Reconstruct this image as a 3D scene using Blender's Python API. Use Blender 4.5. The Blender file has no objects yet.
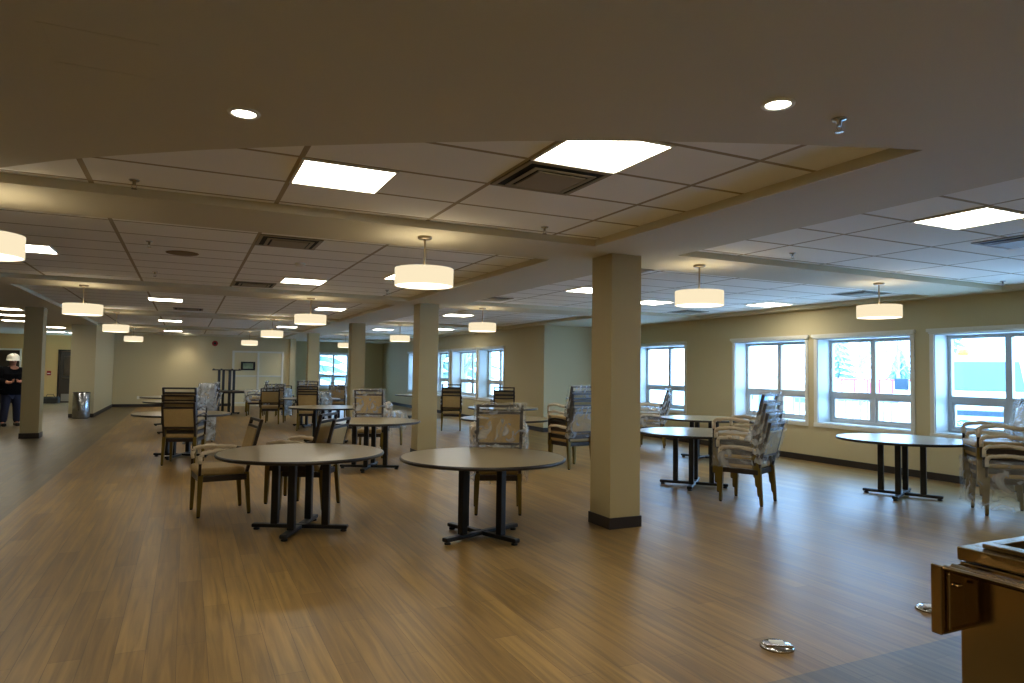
import bpy, bmesh, math, random
from mathutils import Vector, Matrix
random.seed(7)
C = bpy.context.scene.collection
PI = math.pi
ZS, ZT = 2.745, 2.81          # soffit height, tile height

# ------------------------------------------------------------------ materials
def lin(r, g, b):
    f = lambda c: (c/255/12.92) if c/255 <= .04045 else ((c/255+.055)/1.055)**2.4
    return (f(r), f(g), f(b), 1)
def mat(name, col, rough=.6, metal=0, spec=.5, noise=0, scale=8, bump=0, bscale=60, emit=None, es=0, trans=0):
    m = bpy.data.materials.new(name); m.use_nodes = True
    nt = m.node_tree; b = nt.nodes['Principled BSDF']
    b.inputs['Base Color'].default_value = col
    b.inputs['Roughness'].default_value = rough
    b.inputs['Metallic'].default_value = metal
    b.inputs['Specular IOR Level'].default_value = spec
    if trans: b.inputs['Transmission Weight'].default_value = trans
    tc = nt.nodes.new('ShaderNodeTexCoord')
    if noise:
        n = nt.nodes.new('ShaderNodeTexNoise'); n.inputs['Scale'].default_value = scale
        n.inputs['Detail'].default_value = 4
        nt.links.new(tc.outputs['Object'], n.inputs['Vector'])
        r = nt.nodes.new('ShaderNodeValToRGB')
        r.color_ramp.elements[0].position = .3; r.color_ramp.elements[1].position = .7
        r.color_ramp.elements[0].color = tuple(c*(1-noise) for c in col[:3])+(1,)
        r.color_ramp.elements[1].color = tuple(min(1, c*(1+noise)) for c in col[:3])+(1,)
        nt.links.new(n.outputs['Fac'], r.inputs['Fac'])
        nt.links.new(r.outputs['Color'], b.inputs['Base Color'])
    if bump:
        n = nt.nodes.new('ShaderNodeTexNoise'); n.inputs['Scale'].default_value = bscale
        nt.links.new(tc.outputs['Object'], n.inputs['Vector'])
        bp = nt.nodes.new('ShaderNodeBump'); bp.inputs['Strength'].default_value = bump; bp.inputs['Distance'].default_value = .01
        nt.links.new(n.outputs['Fac'], bp.inputs['Height']); nt.links.new(bp.outputs['Normal'], b.inputs['Normal'])
    if emit:
        b.inputs['Emission Color'].default_value = emit; b.inputs['Emission Strength'].default_value = es
    return m
def brick_mat(name, c1, c2, cm, w, h, mort, rot, rough, offset=.5, grain=0, spec=.5, bump=0):
    m = bpy.data.materials.new(name); m.use_nodes = True
    nt = m.node_tree; b = nt.nodes['Principled BSDF']; b.inputs['Roughness'].default_value = rough
    b.inputs['Specular IOR Level'].default_value = spec
    tc = nt.nodes.new('ShaderNodeTexCoord'); mp = nt.nodes.new('ShaderNodeMapping')
    mp.inputs['Rotation'].default_value = (0, 0, rot)
    nt.links.new(tc.outputs['Object'], mp.inputs['Vector'])
    br = nt.nodes.new('ShaderNodeTexBrick'); nt.links.new(mp.outputs['Vector'], br.inputs['Vector'])
    br.offset = offset; br.offset_frequency = 2; br.squash = 1
    for k, v in (('Scale', 1), ('Mortar Size', mort), ('Mortar Smooth', 0), ('Bias', 0), ('Brick Width', w), ('Row Height', h)):
        br.inputs[k].default_value = v
    br.inputs['Color1'].default_value = c1; br.inputs['Color2'].default_value = c2; br.inputs['Mortar'].default_value = cm
    out = br.outputs['Color']
    if grain:
        m2 = nt.nodes.new('ShaderNodeMapping'); m2.inputs['Rotation'].default_value = (0, 0, rot); m2.inputs['Scale'].default_value = (15, .8, 1)
        nt.links.new(tc.outputs['Object'], m2.inputs['Vector'])
        n = nt.nodes.new('ShaderNodeTexNoise'); n.inputs['Scale'].default_value = 1.6; n.inputs['Detail'].default_value = 6
        n.inputs['Distortion'].default_value = .6
        nt.links.new(m2.outputs['Vector'], n.inputs['Vector'])
        mr = nt.nodes.new('ShaderNodeMapRange'); mr.inputs['From Min'].default_value = .33; mr.inputs['From Max'].default_value = .67
        mr.inputs['To Min'].default_value = 1-grain; mr.inputs['To Max'].default_value = 1+grain
        nt.links.new(n.outputs['Fac'], mr.inputs['Value'])
        mx = nt.nodes.new('ShaderNodeVectorMath'); mx.operation = 'SCALE'
        nt.links.new(out, mx.inputs[0]); nt.links.new(mr.outputs['Result'], mx.inputs['Scale'])
        out = mx.outputs['Vector']
        m3 = nt.nodes.new('ShaderNodeMapRange'); m3.inputs['To Min'].default_value = rough-.08; m3.inputs['To Max'].default_value = rough+.12
        nt.links.new(n.outputs['Fac'], m3.inputs['Value']); nt.links.new(m3.outputs['Result'], b.inputs['Roughness'])
    if bump:
        bp = nt.nodes.new('ShaderNodeBump'); bp.inputs['Strength'].default_value = bump; bp.inputs['Distance'].default_value = .004; bp.invert = True
        nt.links.new(br.outputs['Fac'], bp.inputs['Height']); nt.links.new(bp.outputs['Normal'], b.inputs['Normal'])
    nt.links.new(out, b.inputs['Base Color'])
    return m
def emis(name, col, s):
    m = bpy.data.materials.new(name); m.use_nodes = True; nt = m.node_tree; nt.nodes.clear()
    e = nt.nodes.new('ShaderNodeEmission'); e.inputs[0].default_value = col; e.inputs[1].default_value = s
    o = nt.nodes.new('ShaderNodeOutputMaterial'); nt.links.new(e.outputs[0], o.inputs[0]); return m
def film(name, lo, hi, tint=(.9, .95, 1, 1), scale=9):
    m = bpy.data.materials.new(name); m.use_nodes = True; nt = m.node_tree; nt.nodes.clear()
    tc = nt.nodes.new('ShaderNodeTexCoord')
    n = nt.nodes.new('ShaderNodeTexNoise'); n.inputs['Scale'].default_value = scale; n.inputs['Detail'].default_value = 2; n.inputs['Distortion'].default_value = 1.5
    nt.links.new(tc.outputs['Object'], n.inputs['Vector'])
    mr = nt.nodes.new('ShaderNodeMapRange'); mr.inputs['From Min'].default_value = .45; mr.inputs['From Max'].default_value = .75
    mr.inputs['To Min'].default_value = lo; mr.inputs['To Max'].default_value = hi
    nt.links.new(n.outputs['Fac'], mr.inputs['Value'])
    t = nt.nodes.new('ShaderNodeBsdfTransparent')
    p = nt.nodes.new('ShaderNodeBsdfPrincipled'); p.inputs['Base Color'].default_value = tint
    p.inputs['Roughness'].default_value = .22; p.inputs['Specular IOR Level'].default_value = .9
    bp = nt.nodes.new('ShaderNodeBump'); bp.inputs['Strength'].default_value = .4; bp.inputs['Distance'].default_value = .02
    nt.links.new(n.outputs['Fac'], bp.inputs['Height']); nt.links.new(bp.outputs['Normal'], p.inputs['Normal'])
    mx = nt.nodes.new('ShaderNodeMixShader'); nt.links.new(mr.outputs['Result'], mx.inputs[0])
    nt.links.new(t.outputs[0], mx.inputs[1]); nt.links.new(p.outputs[0], mx.inputs[2])
    o = nt.nodes.new('ShaderNodeOutputMaterial'); nt.links.new(mx.outputs[0], o.inputs[0]); return m

WALL = mat('beige_wall_paint', lin(198, 184, 144), .75, bump=.05)
WALLY = mat('ochre_wall_paint', lin(204, 168, 112), .75, bump=.05)
COLM = mat('column_paint', lin(178, 162, 118), .6, bump=.04)
SOFF = mat('ceiling_paint', lin(206, 196, 166), .8, bump=.03)
TILE = brick_mat('ceiling_tile', lin(244, 240, 228), lin(240, 236, 224), lin(165, 150, 118), 1.22, .61, .017, 0, .9, offset=0, bump=.5)
WOOD = brick_mat('vinyl_plank_tan', lin(150, 120, 70), lin(130, 102, 58), lin(104, 82, 52), 1.22, .15, .0015, PI/2, .36, grain=.3, spec=.3)
GREY = brick_mat('vinyl_plank_grey', lin(112, 98, 70), lin(98, 85, 60), lin(84, 72, 52), 1.22, .15, .0015, PI/2, .38, grain=.34, spec=.35)
BASE = mat('dark_rubber_base', lin(42, 34, 30), .5)
WHITE = mat('white_window_vinyl', lin(186, 186, 182), .35)
TRIM = mat('white_trim_paint', lin(225, 222, 210), .5)
BLACK = mat('black_powder_coat', lin(16, 16, 17), .4, bump=.02)
LAMI = mat('speckled_laminate', lin(150, 136, 104), .28, noise=.14, scale=90)
EDGE = mat('dark_edge_band', lin(30, 24, 20), .35)
LEGM = mat('olive_brown_metal', lin(112, 92, 32), .35, metal=.35)
FRAME = mat('dark_bronze_frame', lin(48, 38, 32), .35, metal=.2)
VINYL = mat('tan_vinyl', lin(172, 146, 94), .5, noise=.05, scale=30, bump=.1)
FOAM = mat('beige_foam_wrap', lin(214, 200, 174), .7, bump=.6, bscale=45)
FILM = film('clear_plastic_film', .07, .6, scale=5)
FILM2 = film('draped_plastic_film', .12, .6, scale=4)
FILMG = film('grey_bag_film', .35, .75, tint=(.55, .6, .64, 1), scale=5)
STEEL = mat('brushed_stainless', lin(176, 152, 112), .16, metal=1, noise=.05, scale=3)
STEELD = mat('dark_well_steel', lin(50, 48, 46), .35, metal=1)
BRASS = mat('brushed_nickel', lin(150, 135, 110), .35, metal=1)
CHROME = mat('polished_steel', lin(190, 190, 192), .15, metal=1)
PANEL = emis('led_diffuser', (1, .93, .78, 1), 14)
SHADE = emis('fabric_shade_glow', (1, .84, .56, 1), .72)
SHADEB = emis('pendant_diffuser', (1, .88, .66, 1), 2.2)
SHADET = emis('pendant_uplight', (1, .8, .5, 1), 2.6)
CAN = emis('downlight_lamp', (1, .93, .8, 1), 22)
GRILLE = mat('ivory_vent_metal', lin(150, 136, 108), .6)
DARK = mat('dark_void', lin(14, 12, 10), .8)
SNOW = mat('snow_surface', lin(238, 243, 250), .8, noise=.03, scale=1, bump=.3, bscale=2)

# ------------------------------------------------------------------ mesh helpers
def box(bm, x0, x1, y0, y1, z0, z1, mi=0, M=None):
    vs = [bm.verts.new((x, y, z)) for x in (x0, x1) for y in (y0, y1) for z in (z0, z1)]
    F = ((0, 1, 3, 2), (4, 6, 7, 5), (0, 4, 5, 1), (2, 3, 7, 6), (0, 2, 6, 4), (1, 5, 7, 3))
    for f in F:
        fc = bm.faces.new([vs[i] for i in f]); fc.material_index = mi
    if M is not None:
        for v in vs: v.co = M @ v.co
    return vs
def ring(c, ax, r, n, up=None, sq=None):
    ax = ax.normalized(); u = up or (Vector((0, 0, 1)) if abs(ax.z) < .95 else Vector((1, 0, 0)))
    s = ax.cross(u).normalized(); t = s.cross(ax).normalized()
    rx, ry = (r, r) if sq is None else sq
    return [c + s*math.cos(2*PI*(i+.5)/n)*rx + t*math.sin(2*PI*(i+.5)/n)*ry for i in range(n)]
def tube(bm, pts, r, n=8, mi=0, cap=True, radii=None, sq=None):
    pts = [Vector(p) for p in pts]; rows = []
    for i, p in enumerate(pts):
        a = pts[max(0, i-1)]; b = pts[min(len(pts)-1, i+1)]
        rr = radii[i] if radii else r
        k = math.sqrt(2) if n == 4 else 1
        rows.append([bm.verts.new(q) for q in ring(p, b-a, rr*k, n, sq=(sq[0]*k, sq[1]*k) if sq else None)])
    for a, b in zip(rows, rows[1:]):
        for i in range(n):
            f = bm.faces.new((a[i], a[(i+1) % n], b[(i+1) % n], b[i])); f.material_index = mi; f.smooth = n > 5
    if cap:
        f = bm.faces.new(rows[0][::-1]); f.material_index = mi; f = bm.faces.new(rows[-1]); f.material_index = mi
def lathe(bm, prof, n=32, c=(0, 0), mi=0, smooth=True):
    rows = []
    for r, z in prof:
        if r < 1e-6: rows.append([bm.verts.new((c[0], c[1], z))])
        else: rows.append([bm.verts.new((c[0]+r*math.cos(2*PI*i/n), c[1]+r*math.sin(2*PI*i/n), z)) for i in range(n)])
    for a, b in zip(rows, rows[1:]):
        for i in range(n):
            j = (i+1) % n
            if len(a) == 1 and len(b) == 1: continue
            if len(a) == 1: vs = (a[0], b[j], b[i])
            elif len(b) == 1: vs = (a[i], a[j], b[0])
            else: vs = (a[i], a[j], b[j], b[i])
            f = bm.faces.new(vs); f.material_index = mi; f.smooth = smooth
def obj(name, bm, m, parent=None, bevel=0, seg=2, auto=False, loc=None):
    bmesh.ops.recalc_face_normals(bm, faces=bm.faces[:])
    me = bpy.data.meshes.new(name); bm.to_mesh(me); bm.free()
    for x in (m if isinstance(m, (list, tuple)) else [m]): me.materials.append(x)
    o = bpy.data.objects.new(name, me); C.objects.link(o)
    if parent: o.parent = parent
    if loc: o.location = loc
    if bevel:
        b = o.modifiers.new('bev', 'BEVEL'); b.width = bevel; b.segments = seg; b.limit_method = 'ANGLE'
    if auto:
        for p in me.polygons: p.use_smooth = True
    return o
def NB(): return bmesh.new()
def bobj(name, dims, m, parent=None, bevel=0, seg=2):
    bm = NB(); box(bm, *dims); return obj(name, bm, m, parent, bevel, seg)
def struct(name, bm_or_dims, m, parent=None, bevel=0):
    bm = bm_or_dims
    if isinstance(bm, tuple): bm = NB(); box(bm, *bm_or_dims)
    o = obj(name, bm, m, parent, bevel)
    if not parent: o['kind'] = 'structure'
    return o
def tag(o, label, cat, group=None):
    o['label'] = label; o['category'] = cat
    if group: o['group'] = group
    return o
def thing(name, label, cat, loc=(0, 0, 0), rz=0, group=None):
    o = bpy.data.objects.new(name, None); C.objects.link(o); o.empty_display_size = .1
    o.location = loc; o.rotation_euler = (0, 0, rz); return tag(o, label, cat, group)
def dup(root, loc, rz, label, group=None):
    r = root.copy(); C.objects.link(r); r.location = loc; r.rotation_euler = (0, 0, rz); r['label'] = label
    if group: r['group'] = group
    for ch in list(root.children):
        c = ch.copy(); C.objects.link(c); c.parent = r
        for g in list(ch.children):
            d = g.copy(); C.objects.link(d); d.parent = c
    return r
def prism(bm, poly, z0, z1, mi=0):
    a = [bm.verts.new((x, y, z0)) for x, y in poly]; b = [bm.verts.new((x, y, z1)) for x, y in poly]
    n = len(poly)
    f = bm.faces.new(a[::-1]); f.material_index = mi; f = bm.faces.new(b); f.material_index = mi
    for i in range(n):
        f = bm.faces.new((a[i], a[(i+1) % n], b[(i+1) % n], b[i])); f.material_index = mi

# ------------------------------------------------------------------ floor
YB, YW, XR, XB = 29.3, 31.5, 10.25, 8.3
bm = NB(); box(bm, -1.6, XR, 2.6, YW, -.12, 0); struct('floor', bm, WOOD)
bm = NB(); prism(bm, [(-9, -3), (XR, -3), (XR, 2.6), (-1.6, 2.6), (-1.6, YW), (-1.6, 33.2), (-9, 33.2)], -.12, 0); struct('floor', bm, GREY)

# ------------------------------------------------------------------ ceiling
TX = [(-2.42, 3.48), (4.47, 10.0)]
TY = [(1.0, 5.5), (6.4, 11.55), (12.45, 17.6), (18.5, 23.65), (24.55, 28.9)]
T = ZT+.12
bm = NB()
box(bm, -9, -2.42, -3, 33, ZS, T)
box(bm, 3.48, 4.47, -3, 33, ZS, T)
box(bm, 10.0, XR, -3, 12.45, ZS, T)
box(bm, 8.05, XR, 12.45, 33, ZS, T)
for (a, b) in ((5.5, 6.4), (11.55, 12.45), (17.6, 18.5), (23.65, 24.55), (28.9, 33)):
    box(bm, -2.42, 3.48, a, b, ZS, T)
for (a, b) in ((5.5, 6.4), (11.55, 12.45)): box(bm, 4.47, 10.0, a, b, ZS, T)
for (a, b) in ((17.6, 18.5), (23.65, 24.55), (28.9, 33)): box(bm, 4.47, 8.05, a, b, ZS, T)
cv = [(3.48, 2.29), (3.306, 2.352), (2.84, 2.53), (2.364, 2.736), (1.92, 2.955), (1.496, 3.179), (.985, 3.486), (.5, 3.8), (.03, 4.124), (-.35, 4.42), (-.708, 4.722), (-1.081, 5.1), (-1.4, 5.5)]
prism(bm, cv+[(-2.42, 5.5), (-2.42, -3), (3.48, -3)], ZS, T)
box(bm, 4.47, 10.0, -3, 1.0, ZS, T)
struct('ceiling', bm, SOFF)
for i, (x0, x1) in enumerate(TX):
    for j, (y0, y1) in enumerate(TY):
        if i == 1 and j >= 2: x1 = 8.05
        gx = .585-1.22*4 if i == 0 else 5.27-1.22*2
        gy = [2.978-.61*6, 6.83-.61, 12.1, 18.2, 24.2][j]
        bm = NB(); box(bm, x0-gx-.02, x1-gx+.02, y0-gy-.02, y1-gy+.02, 0, .08)
        struct('ceiling', bm, TILE).location = (gx, gy, ZT)
# curved drywall hatch in the soffit
bm = NB()
for d in ((-.52, -.13, 2.835, 2.855), (-.52, -.5, 2.855, 3.2), (-.15, -.13, 2.855, 3.2), (-.52, -.13, 3.18, 3.2)): box(bm, *d, ZS-.0015, ZS-.0003)
tag(obj('access_hatch', bm, SOFF), 'outline of a small painted access hatch in the drywall ceiling above', 'hatch')

# ------------------------------------------------------------------ walls
WT = .42
def wall_x(name, x, y0, y1, wins, m=WALL, sgn=1):
    """wall in the plane X = x, thickness to +X*sgn, with window holes (ya, yb)"""
    bm = NB(); xa, xb = sorted((x, x+WT*sgn)); ys = y0
    for (a, b) in sorted(wins):
        box(bm, xa, xb, ys, a, 0, 3); box(bm, xa, xb, a, b, 0, WZ0); box(bm, xa, xb, a, b, WZ1, 3); ys = b
    box(bm, xa, xb, ys, y1, 0, 3); return struct(name, bm, m)
WZ0, WZ1 = .70, 2.20
W_R = [(2.80, 4.66), (4.86, 6.60), (6.98, 8.73), (9.0, 10.78), (12.36, 14.2)]
W_B = [(18.0, 19.80), (20.05, 22.2), (22.5, 24.3), (25.4, 27.3)]
wall_x('wall_right', XR, -3, 15.8, W_R)
wall_x('wall_bay', XB, 15.5, 31.8, W_B)
struct('wall_return', (XB+WT, XR, 15.5, 15.8, 0, 3), WALL)
bm = NB(); box(bm, -2.45, 3.82, YB, YB+.25, 0, 3); box(bm, 3.82, 4.05, YB-.12, YW, 0, 3); struct('wall_back', bm, WALL)
bm = NB(); wx = [(5.42, 6.75)]
box(bm, 4.05, 5.42, YW, YW+WT, 0, 3); box(bm, 6.75, XB, YW, YW+WT, 0, 3); box(bm, 5.42, 6.75, YW, YW+WT, 0, .7); box(bm, 5.42, 6.75, YW, YW+WT, WZ1, 3)
struct('wall_alcove', bm, WALL)
struct('wall_stub', (-3.08, -2.45, 23.7, YB+.25, 0, ZS), WALL)
bm = NB(); box(bm, -9, -6.75, 33, 33.2, 0, 3); box(bm, -6.0, -4.65, 33, 33.2, 0, 3) ; box(bm, -3.75, -2.45, 33, 33.2, 0, 3); box(bm, -6.75, -6, 33.12, 33.2, 0, 2.1); box(bm, -4.65, -3.75, 33.12, 33.2, 0, 2.1); box(bm, -6.75, -6, 33, 33.2, 2.1, 3); box(bm, -4.65, -3.75, 33, 33.2, 2.1, 3)  # thin boxes behind both doors are added to block daylight leaking through gaps
struct('wall_corridor', bm, WALLY)
struct('wall_left', (-9.2, -9, -3, 33.2, 0, 3), WALLY)
struct('wall_rear', (-9.2, XR+WT, -3.2, -3, 0, 3), WALL)
# baseboards
def base(name, segs):
    bm = NB()
    for s in segs: box(bm, *s, 0, .11)
    return struct(name, bm, BASE)
base('baseboard_right', [(XR-.014, XR, -3, 15.5)])
base('baseboard_return', [(XB-.014, XR-.014, 15.486, 15.5)])
base('baseboard_bay', [(XB-.014, XB, 15.5, YW)])
base('baseboard_back', [(-2.436, 3.82, YB-.014, YB), (3.806, 3.82, YB-.12, YB-.014), (3.806, 4.064, YB-.134, YB-.12), (4.05, 4.064, YB-.12, YW)])
base('baseboard_alcove', [(4.064, XB-.014, YW-.014, YW)])
base('baseboard_stub', [(-2.45, -2.436, 23.7, YB-.014), (-3.08, -2.436, 23.686, 23.7)])
# columns
def column(name, x0, x1, y0, y1):
    c = struct(name, (x0, x1, y0, y1, 0, ZS), COLM, bevel=.004)
    bm = NB()
    g = .012
    for d in ((x0-g, x1+g, y0-g, y0), (x0-g, x1+g, y1, y1+g), (x0-g, x0, y0, y1), (x1, x1+g, y0, y1)): box(bm, *d, 0, .11)
    obj('baseboard', bm, BASE, c)
for k in range(4):
    cx_ = (0, -.06, .04, -.1)[k]
    column('column', 3.82+cx_, 4.18+cx_, 5.72+6.05*k, 6.09+6.05*k)
column('column', -3.08, -2.75, 17.22, 17.62)

# ------------------------------------------------------------------ windows
GLASS = bpy.data.materials.new('window_glass'); GLASS.use_nodes = True
nt = GLASS.node_tree; nt.nodes.clear()
t_ = nt.nodes.new('ShaderNodeBsdfTransparent'); g_ = nt.nodes.new('ShaderNodeBsdfGlossy'); g_.inputs['Roughness'].default_value = .02
t_.inputs[0].default_value = (.95, .98, 1, 1)
mx_ = nt.nodes.new('ShaderNodeMixShader'); mx_.inputs[0].default_value = .06
o_ = nt.nodes.new('ShaderNodeOutputMaterial')
nt.links.new(t_.outputs[0], mx_.inputs[1]); nt.links.new(g_.outputs[0], mx_.inputs[2]); nt.links.new(mx_.outputs[0], o_.inputs[0])
def window(idx, y0, y1, M, z0=None, z1=None, portal=True):
    """local frame: u along the wall, n outwards (0 = inner wall face)"""
    z0 = WZ0 if z0 is None else z0; z1 = WZ1 if z1 is None else z1
    root = bpy.data.objects.new('window_%d' % idx, None); C.objects.link(root); root['kind'] = 'structure'; root.matrix_world = M
    zt = z0+(z1-z0)*.345; um = (y0+y1)/2
    bm = NB(); w = .07
    box(bm, y0-w, y1+w, -.018, -.001, z1, z1+w); box(bm, y0-w, y1+w, -.03, -.001, z0-w, z0)
    box(bm, y0-w, y0, -.018, -.001, z0, z1); box(bm, y1, y1+w, -.018, -.001, z0, z1)
    obj('window_casing', bm, TRIM, root, .004)
    bm = NB(); t = .012
    box(bm, y0+.0005, y0+t, 0, .3, z0, z1); box(bm, y1-t, y1-.0005, 0, .3, z0, z1); box(bm, y0+t, y1-t, 0, .3, z0+.0005, z0+t); box(bm, y0+t, y1-t, 0, .3, z1-t, z1-.0005)
    obj('window_reveal', bm, WHITE, root)
    bm = NB(); f = .065; n0, n1 = .3, .37
    box(bm, y0+.001, y1-.001, n0, n1, z0+.001, z0+f); box(bm, y0+.001, y1-.001, n0, n1, z1-f, z1-.001)
    box(bm, y0+.001, y0+f, n0, n1, z0+f, z1-f); box(bm, y1-f, y1-.001, n0, n1, z0+f, z1-f)
    box(bm, um-.045, um+.045, n0, n1, z0+f, z1-f)
    box(bm, y0+f, um-.045, n0, n1, zt-.045, zt+.045); box(bm, um+.045, y1-f, n0, n1, zt-.045, zt+.045)
    obj('window_frame', bm, WHITE, root, .004)
    for (a, b) in ((y0+f, um-.045), (um+.045, y1-f)):     # lower sashes
        bm = NB(); s = .04
        box(bm, a+.001, b-.001, n0+.012, n1-.01, z0+f+.001, z0+f+s); box(bm, a+.001, b-.001, n0+.012, n1-.01, zt-.045-s, zt-.046)
        box(bm, a+.001, a+s, n0+.012, n1-.01, z0+f+s, zt-.045-s); box(bm, b-s, b-.001, n0+.012, n1-.01, z0+f+s, zt-.045-s)
        obj('window_sash', bm, WHITE, root, .003)
    bm = NB()
    for (a, b) in ((y0+f, um-.045), (um+.045, y1-f)):
        for (c, d) in ((z0+f, zt-.045), (zt+.045, z1-f)):
            vs = [bm.verts.new(p) for p in ((a, .34, c), (b, .34, c), (b, .34, d), (a, .34, d))]; bm.faces.new(vs)
    obj('window_glass', bm, GLASS, root)
    bm = NB()
    box(bm, y0-.1, y1+.1, -.05, -.019, z1+.035, z1+.085)
    tube(bm, [(y0-.07, -.036, z1+.02), (y1+.07, -.036, z1+.02)], .012, 8)
    obj('blind_headrail', bm, TRIM, root, .003)
    if portal:
        l = bpy.data.lights.new('window_portal', 'AREA'); l.shape = 'RECTANGLE'; l.size = y1-y0; l.size_y = z1-z0; l.cycles.is_portal = True
        lo = bpy.data.objects.new('window_portal', l); C.objects.link(lo)
        # area light emits along local -Z -> point to the room (-n)
        X_ = (M.to_3x3() @ Vector((1, 0, 0))).normalized(); Zup = Vector((0, 0, 1)); Nn = (M.to_3x3() @ Vector((0, 1, 0))).normalized()
        R = Matrix((X_, Nn.cross(X_), Nn)).transposed().to_4x4()
        lo.matrix_world = Matrix.Translation(M @ Vector((um, .39, (z0+z1)/2))) @ R
# wall X: u -> world Y (via x), n -> +X.
def MX(x):  # local x -> +Y, local y -> +X : mirrored frame handled by swapping
    return Matrix(((0, 1, 0, x), (-1, 0, 0, 0), (0, 0, 1, 0), (0, 0, 0, 1)))
n = 1
for (a, b) in W_R: window(n, -b, -a, MX(XR)); n += 1
for (a, b) in W_B: window(n, -b, -a, MX(XB)); n += 1
window(n, 5.42, 6.75, Matrix.Translation((0, YW, 0)))

# ------------------------------------------------------------------ doors
def flat_door(name, x0, x1, y, frame_m, leaf_m, label_leaf=None, glass=True):
    r = bpy.data.objects.new(name, None); C.objects.link(r); r['kind'] = 'structure'
    bm = NB(); box(bm, x0-.06, x0, y-.03, y+.1, 0, 2.16); box(bm, x1, x1+.06, y-.03, y+.1, 0, 2.16); box(bm, x0, x1, y-.03, y+.1, 2.1, 2.16)
    obj('door_frame', bm, frame_m, r)
    bm = NB(); box(bm, x0+.004, x1-.004, y+.02, y+.065, .005, 2.09); obj('door_leaf', bm, leaf_m, r)
    bm = NB(); tube(bm, [(x0+.12, y-.03, 1.0), (x1-.12, y-.03, 1.0)], .018, 8); box(bm, x0+.12, x0+.16, y-.03, y+.02, .97, 1.03); box(bm, x1-.16, x1-.12, y-.03, y+.02, .97, 1.03)
    obj('door_handle', bm, CHROME, r); return r
DOORD = mat('dark_bronze_door', lin(58, 46, 36), .4)
KICK = mat('steel_kick_plate', lin(170, 165, 155), .35, metal=.8)
d1 = flat_door('door_1', -4.65, -3.75, 33, FRAME, DOORD)
bobj('door_kickplate', (-4.57, -3.83, 33.012, 33.019, .06, .36), KICK, d1)
bobj('door_glass', (-4.5, -3.95, 33.012, 33.0195, 1.1, 1.9), CHROME, d1)
d2 = flat_door('door_2', -6.75, -6.0, 33, TRIM, DOORD)
# glazed partition set against the back wall
CREAM = mat('frosted_cream_panel', lin(226, 214, 170), .4)
r = bpy.data.objects.new('door_3', None); C.objects.link(r); r['kind'] = 'structure'
bm = NB(); y = YB
for (a, b) in ((1.64, 1.72), (2.57, 2.65), (3.50, 3.58)): box(bm, a, b, y-.06, y-.001, 0, 2.2)
for (a, b) in ((1.72, 2.57), (2.65, 3.50)):
    box(bm, a, b, y-.06, y-.001, 2.13, 2.2); box(bm, a, b, y-.06, y-.001, 1.17, 1.23); box(bm, a, b, y-.06, y-.001, .1, .16)
obj('door_frame', bm, TRIM, r, .004)
for (a, b) in ((1.72, 2.57), (2.65, 3.50)): bobj('door_leaf', (a, b, y-.03, y-.002, .0, 2.13), CREAM, r)
PICG = mat('grey_green_print', lin(150, 165, 130), .5, noise=.5, scale=4)
pf = thing('picture_frame', 'small black framed board hanging on the cream double door', 'picture', (2.23, YB-.062, 1.6))
bm = NB(); box(bm, -.27, .27, -.03, -.001, -.17, -.11); box(bm, -.27, .27, -.03, -.001, .11, .17); box(bm, -.27, -.19, -.03, -.001, -.11, .11); box(bm, .19, .27, -.03, -.001, -.11, .11)
obj('frame', bm, BLACK, pf, .004); bobj('print', (-.19, .19, -.012, -.002, -.11, .11), PICG, pf)

# ------------------------------------------------------------------ camera
cam = bpy.data.cameras.new('camera'); co = bpy.data.objects.new('camera', cam); C.objects.link(co)
rr = Vector((.90257, -.43029, .01455)); uu = Vector((-.03185, -.03303, .99895)); ww = Vector((.42936, .90209, .04352))
co.matrix_world = Matrix.Translation((0, 0, 1.545)) @ Matrix((rr, uu, -ww)).transposed().to_4x4()
cam.sensor_width = 36; cam.lens = 36*682.785/1024; cam.clip_end = 300
bpy.context.scene.camera = co

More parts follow.
